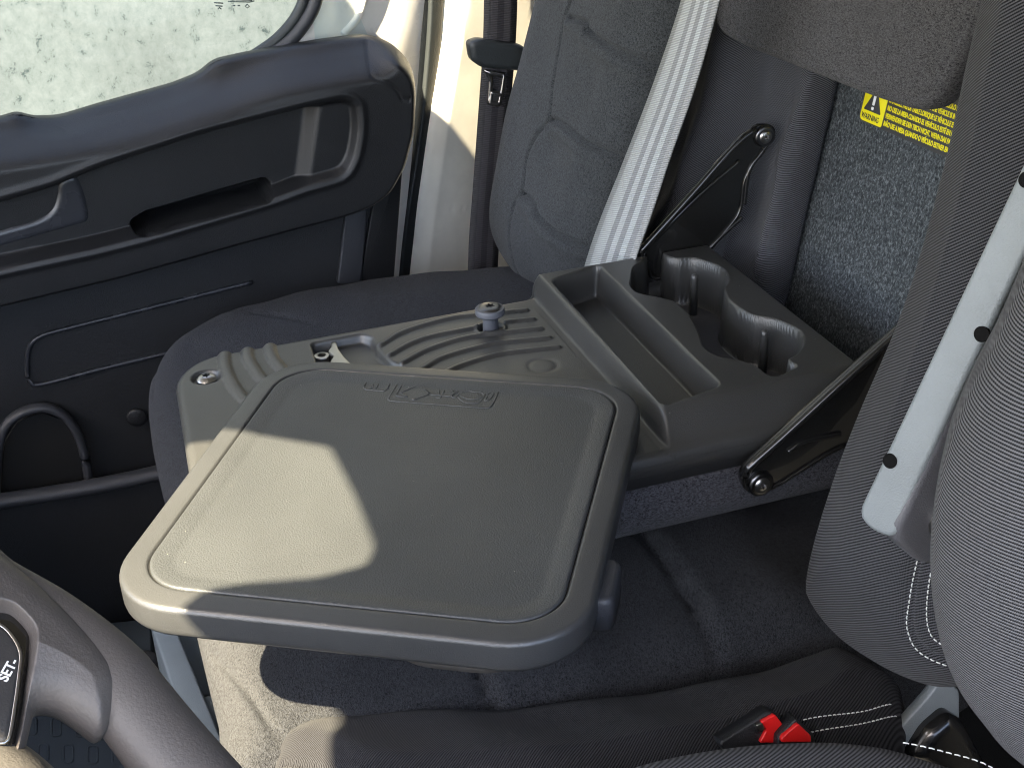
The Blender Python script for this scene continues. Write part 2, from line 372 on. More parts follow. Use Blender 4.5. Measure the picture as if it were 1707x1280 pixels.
def panel_with_holes(name, x0, x1, y0, y1, holes, mat_, parent=None):
    import bmesh
    cu = bpy.data.curves.new(name, 'CURVE'); cu.dimensions = '2D'; cu.fill_mode = 'BOTH'; cu.extrude = .012
    for pl in [[(x0, y0), (x1, y0), (x1, y1), (x0, y1)]]+[list(map(tuple, h)) for h in holes]:
        s = cu.splines.new('POLY'); s.points.add(len(pl)-1); s.use_cyclic_u = True
        for p, q in zip(s.points, pl): p.co = (q[0], q[1], 0, 1)
    tmp = bpy.data.objects.new(name, cu); COL.objects.link(tmp); tmp.location = (0, 0, .95)
    bpy.context.view_layer.update(); me = bpy.data.meshes.new_from_object(tmp.evaluated_get(bpy.context.evaluated_depsgraph_get()))
    bpy.data.objects.remove(tmp); o = bpy.data.objects.new(name, me); COL.objects.link(o); o.location = (0, 0, .95); me.materials.clear(); me.materials.append(mat_)
    return o
roof = panel_with_holes('sun_blocker_roof', -1.15, 1.3, -.15, 2.0, [corners(opening, .008, 200), hubhole, shaft], M['liner'])
tag(roof, kind='structure')
tag(mk('side_light_blocker', *boxmesh(-1.15, 1.3, -.30, -.26, -1.2, .22), M['door_low'], flat=True), kind='structure')  # unseen driver-side panel, added to block light bouncing off the ground
tag(mk('dash_light_blocker', *boxmesh(-1.15, -.52, -.26, 1.86, -1.2, .02), M['door_low'], flat=True), kind='structure')  # unseen dash block, added to keep low light and sun off the floor
tag(mk('rear_bulkhead', *boxmesh(1.02, 1.05, -.2, 2.2, -.75, .93), M['door_low'], flat=True), kind='structure')
tag(mk('cab_floor', *boxmesh(-1.2, 1.02, -.1, 2.0, -.80, -.76), M['door_low'], flat=True), kind='structure')
# ------------------------------------------------------------------ passenger door and window
YD = 1.90
FD = Frame((0, YD, 0), (1, 0, 0), (0, 0, 1))          # normal = -y, towards the driver
door = thing('passenger_door', 'dark plastic passenger door with long top ledge, pull handle and storage pocket', 'door', (.2, YD, -.2))
# upper trim
out = FD.px([(-260, 232), (-120, 222), (0, 197), (29, 188), (53, 196), (98, 195), (164, 175), (287, 141), (330, 124), (357, 101), (410, 89), (533, 68), (595, 60), (627, 61), (658, 76), (678, 100), (686, 131),
             (684, 200), (668, 262), (642, 308), (607, 334), (562, 350), (410, 390), (205, 447), (0, 496), (-260, 560)], .0)
outS = resample(np.vstack([corners(out, .012, 520)]), 520)
topl = smooth(FD.px([(-260, 232), (0, 200), (164, 172), (330, 124), (450, 86), (600, 60)]), 60, False)
rec = corners(FD.px([(-260, 390), (-100, 350), (0, 323), (82, 300), (164, 266), (328, 213), (492, 170), (566, 154), (588, 163), (592, 205), (584, 254), (568, 283), (500, 302), (447, 322), (246, 381), (164, 402), (0, 437), (-260, 505)], .045), .014, 160)
slot = corners(FD.px([(441, 289), (451, 303), (443, 321), (238, 378), (218, 375), (214, 362), (246, 342)], .030), .013, 80)
rl = FD.px([(520, 160), (500, 305)], .04)
def fdoor(U, d):
    dt = dpoly(U, topl, False); h = .055*ss(0, .05, dt)*ss(-.01, .02, d)
    s = sdp(U, rec); nn = rl[1]-rl[0]; side = ((U-rl[0])@np.array([nn[1], -nn[0]]))/np.linalg.norm(nn)
    dep = np.where(True, .030*ss(.03, -.012, side*-1)*0+.030-.016*ss(-.012, .012, -side), .03)
    h = h-dep*(1-ss(-.010, .0, s))
    h = h-.09*(1-ss(-.0025, .0, sdp(U, slot)))
    lip = np.exp(-((s-.006)/.005)**2)*.003
    cut = dpoly(U, cutl, False); return h+lip-.0022*np.exp(-(cut/.0022)**2)
cutl = smooth(FD.px([(622, 60), (616, 88), (611, 112), (614, 122), (635, 128), (652, 142), (660, 155), (672, 156)], .04), 40, False)
o = mk('door_upper_trim', *pillow(FD, outS, .018, .02, fdoor, 190, centre=FD.px([(330, 250)], 0)[0]), M['door'], door)
# lower panel
low = corners(FD.px([(-300, 470), (0, 430), (400, 340), (560, 300), (664, 250), (655, 450), (640, 900), (600, 1100), (-300, 1250)], -.0), .01, 160)
V, Fc = slab(FD, low, -.03, -.002, .004); mk('door_lower_panel', V, Fc, M['door_low'], door)
pil = corners(FD.px([(575, 340), (612, 330), (600, 470), (560, 470)], .0), .004, 60)
mk('trim_strip', *slab(FD, pil, 0, .010, .003), M['pocket'], door)
p2 = corners(FD.px([(622, 325), (672, 250), (655, 470), (598, 470)], .0), .01, 60)
mk('rear_panel', *slab(FD, p2, 0, .006, .003), M['door'], door)
loop = FD.W(smooth(FD.px([(420, 470), (240, 515), (120, 545), (72, 558), (52, 572), (46, 590), (45, 620), (50, 637), (68, 640), (150, 619), (240, 597), (420, 556)], 0), 90, False), .001)
mk('groove_bead', *tube(loop, .0034, 10), M['handle'], door)
# speaker arch and pocket
arch = FD.W(smooth(FD.px([(-8, 840), (-4, 760), (8, 712), (35, 688), (70, 679), (100, 688), (125, 715), (140, 755), (150, 812)], .02), 60, False), .02)
mk('pocket_arch', *tube(arch, .010, 12, flat=.7), M['pocket'], door)
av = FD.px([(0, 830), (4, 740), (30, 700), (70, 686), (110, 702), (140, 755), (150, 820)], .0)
mk('arch_shade_patch', *slab(FD, corners(av, .01, 60), -.001, .002, .001), M['recess_shade'], door)  # flat near-black sheet painting the shade inside the arch
disc = FD.px([(228, 695)], 0)[0]; mk('blanking_plug', *lathe(FD.W(disc)[0], FD.n, [(.015, -.001), (.015, .002), (.012, .004), (.0001, .004)], 30), M['door_low'], door)
led = [np.array([x, y, z]) for x, y, z in [FD.W(FD.px([q], .05), .05)[0] for q in ((-300, 870), (-100, 848), (0, 835), (100, 820), (200, 802), (290, 782), (420, 755))]]
mk('pocket_ledge', *tube(smooth(led, 60, False), .014, 14, flat=.8), M['pocket'], door)
pk = corners(FD.px([(-300, 872), (0, 838), (300, 785), (500, 745), (500, 1150), (-300, 1250)], .045), .005, 100)
mk('pocket_front', *slab(FD, pk, .03, .045, .004), M['door_low'], door)
# inner handle
hb = corners(FD.px([(-120, 400), (-120, 345), (0, 316), (95, 292), (122, 284), (146, 292), (160, 330), (164, 366), (158, 383), (80, 408), (0, 430), (-120, 455)], .03), .012, 120)
h = mk('handle_bezel', *slab(FD, hb, .005, .036, .006), M['handle'], door)
hc = corners(FD.px([(-120, 385), (-120, 352), (0, 322), (86, 300), (93, 312), (90, 335), (80, 352), (0, 378)], .036), .01, 100)
mk('handle_cup', *slab(FD, hc, .030, .0375, .001), M['door_low'], h)
hp = corners(FD.px([(-120, 420), (-120, 402), (-20, 388), (60, 366), (84, 352), (92, 330), (92, 304), (112, 290), (132, 292), (146, 322), (154, 362), (150, 376), (0, 418)], .05), .012, 140)
mk('handle_lever', *pillow(FD, hp+0, .012, .01, lambda U, d: .034+0*d, 26, centre=hp.mean(0)+np.array([.03, -.006])), M['handle'], h)
# glass and seal
win = thing('door_window', 'passenger door window with dark rubber seal and faint etched marks near its top', 'window', (.1, YD+.03, .2))
FG = Frame((0, YD+.035, 0), (1, 0, 0), (0, 0, 1))
g = FG.px([(-400, 320), (640, 120), (560, -60), (-400, -60)])
V = FG.W(g); mk('pane', V, [(0, 1, 2, 3)], M['glass'], win, flat=True)
sp = smooth(FG.px([(400, 110), (452, 76), (478, 52), (496, 28), (508, 0), (516, -50)], .012), 60, False)
mk('seal', *tube(FG.W(sp, .008), .0085, 10), M['rubber'], win)
sp = smooth(FG.px([(420, 108), (470, 78), (494, 56), (514, 28), (526, 0), (534, -50)], .012), 60, False)
mk('frame_trim', *tube(FG.W(sp, .012), .010, 10), M['pocket'], win)
mb = MB()
def strokes(fr, segs, rad, w=.0008):
    b = MB()
    for s in segs: b.add(*tube(fr.W(fr.px(s, w), w), rad, 5))
    return b
mb = strokes(FG, [[(357, 5), (372, 6)], [(359, 10), (371, 11)], [(361, -3), (370, -2)], [(380, 3), (416, 4), (424, 2)], [(384, 0), (420, 1)], [(388, 10), (392, 10)], [(396, 10), (400, 10)], [(412, 8), (409, 11), (412, 14), (416, 11), (412, 8)], [(363, 16), (366, 13), (369, 16)]], .0009, .002)
mb.build('etched_mark', M['print'], win)
# white body: door frame beyond the trim, pillar, seals
TH_ = R(27.5); FB = Frame((.5, YD+.10, 0), (math.cos(TH_), math.sin(TH_), 0), (0, 0, 1))
body = thing('door_pillar', 'white painted door pillar with long black rubber seal between door and seat', 'pillar', (.5, YD+.08, -.3))
q = FB.px([(440, 140), (520, 18), (535, -60), (716, -60), (704, 60), (690, 250), (665, 480), (655, 620), (600, 620)], 0)
mk('door_frame_paint', *slab(FB, corners(q, .006, 120), -.02, .0, .004), M['white'], door)
rib = smooth(FB.px([(575, 60), (600, 30), (612, -10), (618, -60)], .006), 30, False)
mk('frame_bead', *tube(FB.W(rib, .0), .006, 10), M['white'], door)
q = FB.px([(742, -60), (733, 60), (710, 200), (690, 340), (676, 470), (670, 620), (880, 620), (890, -60)], .0)
def fp(U, d):
    return .012*ss(0, .03, d)-.008*np.exp(-(dpoly(U, FB.px([(722, 346), (776, 341)], 0), False)/.0015)**2)*0
mk('pillar_paint', *pillow(FB, corners(q, .004, 160), .012, .002, lambda U, d: .012*ss(0, .03, d)-.003*np.exp(-(dpoly(U, FB.px([(716, 347), (780, 341)], 0), False)/.0012)**2), 60), M['sealant'], body)
def band(pts, wpx, fr, w, rad_, name, m_, par, flat=.6):
    p = smooth(fr.px(pts, w), 60, False); return mk(name, *tube(fr.W(p, w), rad_, 12, flat=1), m_, par)
sl_ = FB.px([(716, -60), (712, 60), (697, 220), (676, 360), (664, 480), (660, 640)], .0); sr_ = FB.px([(740, -60), (733, 60), (722, 200), (706, 330), (694, 400), (688, 470), (682, 640)], .0)
mk('pillar_seal', *slab(FB, resample(np.vstack([smooth(sl_, 60, False), smooth(sr_, 60, False)[::-1]]), 200), -.02, .006, .004), M['rubber'], body)
# passenger belt behind the seat edge
FP = Frame((0, YD-.02, 0), (1, 0, 0), (0, 0, 1))
belt = thing('passenger_seat_belt', 'black seat belt hanging down the white pillar with its steel latch tongue', 'seat belt', (.55, YD-.02, -.2))
cl = FP.px([(836, -70), (833, 60), (826, 160), (815, 300), (806, 420), (800, 620)], 0); pts = FP.W(smooth(cl, 50, False))
wd = np.linspace(.050, .048, 50)
M['beltb'] = webbing('black_webbing', [(.035, .033, .036), (.06, .055, .06), (.03, .028, .032), (.06, .055, .06), (.035, .033, .036)], .0034)
belt_mesh('webbing', pts, (1, 0, 0), wd, .0025, M['beltb'], belt)
q = corners(FP.px([(784, 74), (800, 68), (862, 76), (880, 82), (880, 122), (850, 120), (806, 116), (788, 104)], .02), .006, 80)
t_ = mk('tongue_cover', *pillow(FP, q, .009, .006, lambda U, d: .008+0*d, 24), M['rubber'], belt)
q = FP.px([(806, 116), (842, 122), (838, 160), (832, 178), (812, 174), (815, 135)], .006)
hole_a = FP.px([(825, 128), (836, 130), (834, 152), (824, 150)], .006)
def ringplate(fr, outer, inner, w0, w1):
    n = 60; a = corners(outer, .002, n); b = corners(inner, .0015, n)
    k = np.argmin(np.linalg.norm(b-a[0], axis=1)); b = np.roll(b, -k, 0)
    if np.linalg.norm(b[5]-a[5]) > np.linalg.norm(b[-5]-a[5]): b = np.roll(b[::-1], 1, 0)
    V = np.vstack([fr.W(a, w0), fr.W(a, w1), fr.W(b, w1), fr.W(b, w0)]); Fc = []
    for s_ in range(4):
        for i in range(n):
            j = (i+1) % n; Fc.append((s_*n+i, s_*n+j, ((s_+1) % 4)*n+j, ((s_+1) % 4)*n+i))
    return V, Fc
mk('latch_plate', *ringplate(FP, q, FP.px([(822, 126), (838, 129), (834, 153), (820, 150)], .006), .004, .008), M['steel'], belt)
q = FP.px([(817, 152), (836, 156), (832, 178), (814, 174)], .006)
mk('latch_tip', *ringplate(FP, q, FP.px([(821, 158), (832, 160), (830, 170), (820, 168)], .006), .005, .009), M['steel'], belt)
# ------------------------------------------------------------------ bench: passenger backrest and cushion
def lean(x0, y0, deg): a = R(deg); return Frame((x0, y0, 0), (0, -1, 0), (math.sin(a), 0, math.cos(a)))
bench = thing('double_bench_seat', 'charcoal fabric double passenger bench with quilted backrest, side bolsters and cushion', 'seat', (.4, 1.3, -.5))
FS = lean(.66, 1.4, 12)
op = [(1035, -470), (985, -420), (945, -270), (905, -110), (880, -20), (870, 30), (838, 150), (812, 270), (803, 350), (808, 410), (828, 455), (870, 492), (960, 505), (955, 487), (1010, 340), (1080, 120), (1135, -110), (1185, -300), (1200, -420), (1160, -480)]
po = smooth(FS.px(op, 0.045), 520)
S1 = smooth(FS.px([(960, -110), (953, 0), (943, 35), (925, 140), (918, 200), (899, 225), (881, 264), (872, 316), (858, 344), (851, 387), (850, 450), (858, 500)], .055), 80, False)
Q = [smooth(FS.px(a, .055), 60, False) for a in ([(951, 30), (981, 40), (990, 58), (1081, 114), (1110, 105)], [(918, 200), (941, 207), (980, 239), (1032, 274), (1070, 300)], [(869, 322), (895, 341), (906, 366), (976, 430), (1010, 455)])]
Q2 = [smooth(FS.px(a, .055), 60, False) for a in ([(951, 44), (975, 56), (986, 76), (1071, 130), (1110, 130)], [(918, 213), (938, 222), (970, 252), (1025, 296), (1070, 330)], [(869, 338), (889, 356), (900, 380), (965, 440), (1010, 475)])]
def fback(U, d):
    h = .018*ss(0, .09, d)-.005*np.exp(-(dpoly(U, S1, False)/.003)**2)
    for a, b in zip(Q, Q2):
        h = h-.009*np.exp(-(dpoly(U, a, False)/.0034)**2)+.006*np.exp(-(dpoly(U, b, False)/.011)**2)
    return h+.002*np.sin(U[:, 0]*40+1)*np.sin(U[:, 1]*31)
mk('passenger_backrest', *pillow(FS, po, .04, .008, fback, 170), M['crepe_seat'], bench)
st = resample(S1, 400, False); 
# cushion
ZC = -.155
FC = Frame((0, 0, ZC-.05), (1, 0, 0), (0, 1, 0))
oc = [(.045, .865), (.043, 1.0), (.043, 1.15), (.044, 1.35), (.045, 1.52), (.062, 1.66), (.12, 1.755), (.22, 1.80), (.36, 1.815), (.50, 1.80), (.62, 1.77), (.80, 1.70), (.82, 1.3), (.82, .885), (.5, .865), (.2, .855)]
oc = smooth(oc, 420)
e = FC.px
cs = [smooth(e(a, .05), 60, False) for a in ([(1060, 890), (1110, 955), (1160, 1020), (1227, 1112)], [(740, 1030), (785, 1092), (822, 1165)], [(250, 640), (262, 560), (300, 520), (345, 512), (420, 525), (520, 552)], [(345, 1050), (400, 1130), (470, 1240)])]
def fcush(U, d):
    h = .012*ss(.0, .15, d)
    for k, s in enumerate(cs):
        ds = dpoly(U, s, False)
        if k < 2:
            x0 = np.interp(U[:, 1], s[::-1, 1] if s[0, 1] > s[-1, 1] else s[:, 1], s[::-1, 0] if s[0, 1] > s[-1, 1] else s[:, 0])
            h = h+(.020*ss(-.002, .007, U[:, 0]-x0)*(1-ss(.06, .16, U[:, 0]-x0)))*ss(1.25, 1.1, U[:, 1])
            h = h-.007*np.exp(-((U[:, 0]-x0+.001)/.004)**2)*ss(1.25, 1.1, U[:, 1])
        else: h = h-.004*np.exp(-(ds/.0035)**2)
    wob = .0015*np.sin(U[:, 0]*55+U[:, 1]*20)*np.sin(U[:, 1]*38-U[:, 0]*11)
    return h+wob
mk('bench_cushion', *pillow(FC, oc, .05, .14, fcush, 210), M['crepe_cushion'], bench)
# near twill bolster of the cushion
ob = smooth(e([(452, 1236), (475, 1205), (545, 1178), (700, 1168), (860, 1163), (1100, 1135), (1240, 1108), (1340, 1080), (1400, 1065), (1480, 1105), (1510, 1140), (1500, 1240), (1350, 1330), (1000, 1420), (700, 1440), (500, 1420), (445, 1330)], .05), 300)
grv = [smooth(e(a, .06), 60, False) for a in ([(470, 1258), (540, 1290), (640, 1330)], [(463, 1275), (530, 1310), (620, 1350)])]
def fb(U, d):
    h = .022*ss(0, .10, d)+.0
    for g_ in grv: h = h-.004*np.exp(-(dpoly(U, g_, False)/.0025)**2)
    return h+.0015*np.sin(U[:, 0]*60+U[:, 1]*30)
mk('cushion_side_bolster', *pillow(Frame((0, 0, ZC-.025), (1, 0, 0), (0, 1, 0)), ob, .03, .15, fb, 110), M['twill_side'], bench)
def surf(fr, orp_, re, fn, uv, lift=.0006):
    d = dpoly(uv, orp_); e_ = np.clip(d, 0, re); wv = np.sqrt(np.maximum(re*re-(re-e_)**2, 0))+fn(uv, d); return fr.W(uv, wv+lift)
def stitches(pts, name, par, n_, ln=.0030, gap=.0046, rad=.00055):
    P = np.array(pts); L = np.r_[0, np.cumsum(np.linalg.norm(np.diff(P, axis=0), axis=1))]; b = MB(); s = 0
    at = lambda q: np.array([np.interp(q, L, P[:, k]) for k in range(3)])
    while s+ln < L[-1]:
        b.add(*tube([at(s), at(s+ln/2)+np.array(n_)*.0004, at(s+ln)], rad, 5)); s += gap
    return b.build(name, M['stitch'], par)
FBo = Frame((0, 0, ZC-.025), (1, 0, 0), (0, 1, 0))
for off in ([(1340, 1192), (1400, 1176), (1450, 1160), (1495, 1138)], [(1352, 1207), (1410, 1192), (1460, 1174), (1502, 1152)]):
    uv = smooth(FBo.px(off, .05), 80, False); stitches(surf(FBo, ob, .03, fb, uv), 'stitching', bench, FBo.n)
F6 = Frame((0, 0, ZC+.022), (1, 0, 0), (0, 1, 0))
# ------------------------------------------------------------------ middle recess: carpet, left and right bolsters, flap
FK = lean(.80, 1.1, 12)
oc2 = corners(FK.px([(1400, -350), (1352, 60), (1350, 122), (1320, 290), (1270, 480), (1250, 640), (1440, 760), (1700, 560), (1760, -60), (1800, -350)]), .004, 160)
mk('recess_carpet', *slab(FK, oc2, -.02, 0, .003), M['carpet'], bench)
FL = lean(.765, 1.3, 12)
ol = corners(FL.px([(1240, -400), (1175, -80), (1130, 120), (1060, 330), (1010, 480), (1040, 600), (1200, 640), (1262, 500), (1300, 330), (1335, 180), (1352, 100), (1365, -80), (1420, -400)], .015), .01, 260)
fold = [smooth(FL.px(a, .02), 40, False) for a in ([(1345, 130), (1305, 240), (1290, 330), (1255, 450)], [(1325, 240), (1300, 350), (1270, 430)], [(1245, 320), (1215, 400), (1200, 440)])]
pk_ = smooth(FL.px([(1310, -380), (1240, -80), (1214, 60), (1156, 275), (1104, 380), (1040, 500)], .03), 60, False)
def fl(U, d):
    h = .03*np.exp(-(dpoly(U, pk_, False)/.035)**2)
    for f_, a, s_ in zip(fold, (.006, -.006, .005), (.008, .006, .008)): h = h+a*np.exp(-(dpoly(U, f_, False)/s_)**2)
    return h+.002*np.sin(U[:, 0]*70+U[:, 1]*35)
mk('inner_side_bolster', *pillow(FL, ol, .016, .03, fl, 120), M['twill_fine'], bench)
FRB = lean(.60, .9, 13)
orr = [(1740, -400), (1690, -250), (1652, -90), (1636, 0), (1612, 100), (1582, 240), (1540, 400), (1500, 520), (1440, 660), (1398, 770), (1364, 880), (1350, 960), (1358, 1020), (1395, 1075), (1450, 1115), (1500, 1140), (1545, 1148), (1610, 1120), (1680, 1000), (1760, 700), (1880, 300), (1960, -90), (1990, -300), (1900, -430)]
orp = smooth(FRB.px(orr, 0.028), 340)
sm = smooth(FRB.px([(1543, 850), (1522, 930), (1505, 1000), (1494, 1050), (1498, 1085), (1520, 1112), (1550, 1122)], .07), 50, False)
def frb(U, d): return .035*ss(0, .11, d)-.006*np.exp(-(dpoly(U, sm, False)/.0035)**2)
mk('right_side_bolster', *pillow(FRB, orp, .05, .12, frb, 110), M['twill'], bench)
sidef = corners(FRB.px([(1548, 860), (1530, 930), (1512, 1000), (1503, 1050), (1507, 1080), (1526, 1105), (1560, 1112), (1620, 1080), (1640, 860)], .05), .01, 80)
for off in ([(1532, 850), (1511, 930), (1493, 1000), (1481, 1050), (1484, 1092), (1512, 1124), (1550, 1134)], [(1556, 850), (1535, 930), (1518, 1000), (1508, 1050), (1511, 1075), (1532, 1098), (1560, 1106)]):
    uv = smooth(FRB.px(off, .075), 120, False); stitches(surf(FRB, orp, .05, frb, uv), 'stitching', bench, FRB.n)
# overhanging padded flap
FF = lean(.70, 1.1, 12)
of = smooth(FF.px([(1225, -300), (1195, -90), (1188, 20), (1190, 42), (1202, 58), (1235, 77), (1300, 103), (1370, 131), (1440, 158), (1490, 175), (1518, 181), (1545, 175), (1562, 158), (1590, 108), (1615, 55), (1636, 5), (1665, -90), (1720, -300)], .012), 300)
rim = resample(of, 300)
mk('headrest_flap', *pillow(FF, of, .012, .016, lambda U, d: .004*ss(.012, .05, d)-.0022*np.exp(-((d-.010)/.0025)**2), 90), M['crepe_flap'], bench)
# warning label on the carpet
lab = thing('warning_label', 'yellow and black multilingual warning label stuck on the grey recess carpet', 'label', FK.W(FK.px([(1500, 210)]))[0])
c0 = FK.px([(1433, 200)])[0]; c1 = FK.px([(1577, 262)])[0]; ctop = FK.px([(1437, 156)])[0]
ex = c1-c0; ex /= np.linalg.norm(ex); ey = np.array([-ex[1], ex[0]]); LH = .081
def L2(a, b): return c0+ex*a+ey*b
bk = corners([L2(0, 0), L2(.20, 0), L2(.20, LH), L2(0, LH)], .004, 80)
lb = mk('label_backing', *slab(FK, bk, .0003, .0016, .0002, 2), M['lblack'], lab)
YW = np.linalg.norm(FK.px([(1471, 213)])[0]-c0)
yl = corners([L2(.0015, .0015), L2(YW, .0015), L2(YW, LH-.0015), L2(.0015, LH-.0015)], [.006, .0008, .0008, .006], 80)
mk('yellow_field', *slab(FK, yl, .0016, .0022, .0002, 2), M['yellow'], lab)
tri = corners([L2(YW*.13, .0135), L2(YW*.87, .0135), L2(YW*.5, .040)], .0015, 60)
mk('warning_triangle', *slab(FK, tri, .0022, .0027, .0001, 2), M['lblack'], lab)
def barp(a0, b0, a1, b1): return corners([L2(a0, b0), L2(a1, b0), L2(a1, b1), L2(a0, b1)], .0008, 30)
b_ = MB(); b_.add(*slab(FK, barp(YW*.45, .0205, YW*.55, .033), .0027, .0031, .0001, 2)); b_.add(*slab(FK, barp(YW*.45, .0155, YW*.55, .0188), .0027, .0031, .0001, 2))
b_.build('exclamation_mark', M['lwhite'], lab)
def text(body_, fr, p, ex_, size, w_, m_, name, par, bold=0., sx=1.):
    cu = bpy.data.curves.new(name, 'FONT'); cu.body = body_; cu.size = size; cu.extrude = .0002; cu.offset = bold
    t = bpy.data.objects.new(name, cu); COL.objects.link(t)
    X = fr.u*ex_[0]+fr.v*ex_[1]; Yv = np.cross(fr.n, X); P = fr.W(np.array(p), w_)[0]; m4 = Matrix.Identity(4)
    for i in range(3): m4[i][0] = X[i]*sx; m4[i][1] = Yv[i]; m4[i][2] = fr.n[i]; m4[i][3] = P[i]
    bpy.context.view_layer.update()
    me = bpy.data.meshes.new_from_object(t.evaluated_get(bpy.context.evaluated_depsgraph_get())); bpy.data.objects.remove(t)
    me.transform(m4); me.materials.clear(); me.materials.append(m_); o_ = bpy.data.objects.new(name, me); COL.objects.link(o_)
    if par is not None:
        o_.parent = par
        if par.type == 'EMPTY': o_.matrix_parent_inverse = Matrix.Translation(-par.location)
    return o_
text('WARNING', FK, L2(YW*.10, .0045), ex, .0084, .0024, M['lblack'], 'warning_word', lab, .00005, .80)
rows = ['NÃO USE A MESA QUANDO O VEÍCULO ESTIVER EM MOVIMENTO', 'VERWENDEN SIE DEN TISCH NICHT, WENN DAS FAHRZEUG FÄHRT', 'NO USE LA MESA CUANDO EL VEHÍCULO ESTÉ EN MOVIMIENTO',
        "N'UTILISEZ PAS LA TABLE LORSQUE LE VÉHICULE EST EN MARCHE", 'DO NOT USE THE TABLE WHEN THE VEHICLE IS IN MOTION', "NON USARE IL TAVOLINO QUANDO IL VEICOLO E' IN MOTO"]
for k, s in enumerate(rows): text(s, FK, L2(YW+.0025, .0048+k*.0083), ex, .0073, .0018, M['yellow'], 'text_line', lab, .00022, .66)
# middle belt, pale webbing in front of the bench backrest
mb_ = thing('middle_seat_belt', 'pale grey striped seat belt running down between the backrests behind the cup holder', 'seat belt', (.6, 1.25, 0))
FM = lean(.66, 1.3, 12)
lft = smooth(FM.px([(1290, -560), (1225, -350), (1153, -90), (1137, 0), (1090, 140), (1040, 270), (1000, 370), (975, 445), (955, 520)], .07), 50, False); rgt = smooth(FM.px([(1352, -560), (1287, -350), (1215, -90), (1199, 0), (1160, 140), (1118, 260), (1085, 360), (1060, 430), (1040, 510)], .07), 50, False)
A_, B_ = FM.W(lft, .07), FM.W(rgt, .07); ctr = (A_+B_)/2; wv_ = np.linalg.norm(A_-B_, axis=1)
sd_ = (B_-A_); acr = (B_[20]-A_[20]); acr /= np.linalg.norm(acr)
M['beltw'] = webbing('pale_webbing', [(.30, .31, .31), (.42, .44, .44), (.42, .44, .44), (.27, .28, .29), (.46, .48, .49), (.27, .28, .29), (.46, .49, .50), (.28, .29, .30), (.36, .37, .37)], .0030)
belt_mesh('webbing', ctr, sd_, wv_, .0022, M['beltw'], mb_)
# ------------------------------------------------------------------ folding table (back of the folded middle backrest)
tab = thing('folding_table', 'dark plastic table on the folded middle backrest with cup holders and swivel tray', 'folding table', (.39, 1.12, -.08))
TX0, TX1, TY0, TY1 = .066, .688, .957, 1.318
tcx, tcy, thx, thy = (TX0+TX1)/2, (TY0+TY1)/2, (TX1-TX0)/2, (TY1-TY0)/2
ribs = [[(634.7, 575.5), (668, 556), (710.5, 541.5), (757, 530), (804.8, 525), (876.6, 518)], [(651, 591.5), (685, 573), (722.8, 560.7), (794.6, 546.4)], [(843.8, 537.4), (888.9, 533)],
        [(671.6, 605), (705, 587), (739, 574), (775, 564), (813, 558), (901, 548.4)], [(702.3, 616.5), (730, 600), (759.7, 589.4), (795, 580), (833.5, 572.2), (915.5, 564)],
        [(737, 624.3), (760, 613), (788.4, 603), (820, 594), (854, 587.8), (930, 579.6)]]
wide = [[(374.3, 586.6), (374, 603), (378, 621), (390.7, 646), (408, 667), (432, 690)], [(412, 580.4), (413, 596), (419.4, 609), (433.8, 629.6), (455, 648)], [(449, 574), (451, 588), (457, 601), (472.7, 619), (490, 632)]]
RB = [smooth(np.array([PZ(*q)[:2] for q in r_]), 40, False) for r_ in ribs]
WB = [smooth(np.array([PZ(*q)[:2] for q in r_]), 40, False) for r_ in wide]
pit = corners([PZ(*q)[:2] for q in ((517, 572), (603, 556), (622, 562), (630, 582), (650, 600), (690, 618), (720, 640), (560, 660), (528, 606))], .006, 120)
pitd = corners([PZ(*q)[:2] for q in ((519, 572), (558, 566), (566, 580), (600, 625), (560, 660), (530, 606))], .004, 90)
scr_c = PZ(344, 628)[:2]; pin_c = PZ(818, 548)[:2]; ring_c = PZ(905, 609)[:2]
BH = .025
recp = corners([PZ(*q, BH)[:2] for q in ((919, 467), (1106, 676), (1203, 643), (997, 441))], .009, 120)
cup = smooth([PZ(*q, BH)[:2] for q in ((1055, 465), (1058, 448), (1068, 440), (1078, 434), (1084, 421), (1097, 418), (1108, 427), (1130, 432), (1160, 432), (1200, 447), (1212, 466), (1205, 482), (1215, 503), (1250, 525), (1290, 533), (1330, 552), (1337, 572), (1325, 590), (1310, 600), (1325, 610), (1316, 616), (1290, 626), (1262, 610), (1235, 600), (1198, 592), (1176, 578), (1168, 555), (1152, 525), (1128, 503), (1100, 495), (1065, 487), (1054, 476))], 200)
def ftab(U):
    z = np.zeros(len(U)); near = U[:, 0] < .50
    i = np.where(near)[0]; u = U[i]; zz = np.zeros(len(i))
    for r_ in RB: zz = np.maximum(zz, .0030*np.sqrt(np.clip(1-(dpoly(u, r_, False)/.0038)**2, 0, 1)))
    for r_ in WB: zz = np.maximum(zz, .0045*np.clip(1-(dpoly(u, r_, False)/.0070)**2, 0, 1)**.75)
    zz -= .010*(1-ss(-.004, .001, sdp(u, pit)))
    zz -= .016*(1-ss(-.003, .001, sdp(u, pitd)))
    r0 = np.linalg.norm(u-scr_c, axis=1); zz -= .006*(1-ss(.0125, .016, r0))
    r1 = np.linalg.norm(u-pin_c, axis=1); zz -= .014*(1-ss(.0105, .0135, r1)); zz += .0016*np.exp(-((r1-.015)/.002)**2)
    r2 = np.linalg.norm(u-ring_c, axis=1); zz -= .0006*np.exp(-((r2-.014)/.003)**2)
    dn_ = ((u-np.array([-.05, -.05])) @ np.array([0, 1.])) * 0
    z[i] = zz
    return z
def edgefall(U, cx, cy, hx, hy, r, re=.010):
    s = sbox(U, cx, cy, hx, hy, r); e_ = np.clip(s+re, 0, re); return -(re-np.sqrt(np.maximum(re*re-e_*e_, 0)))*.9, s
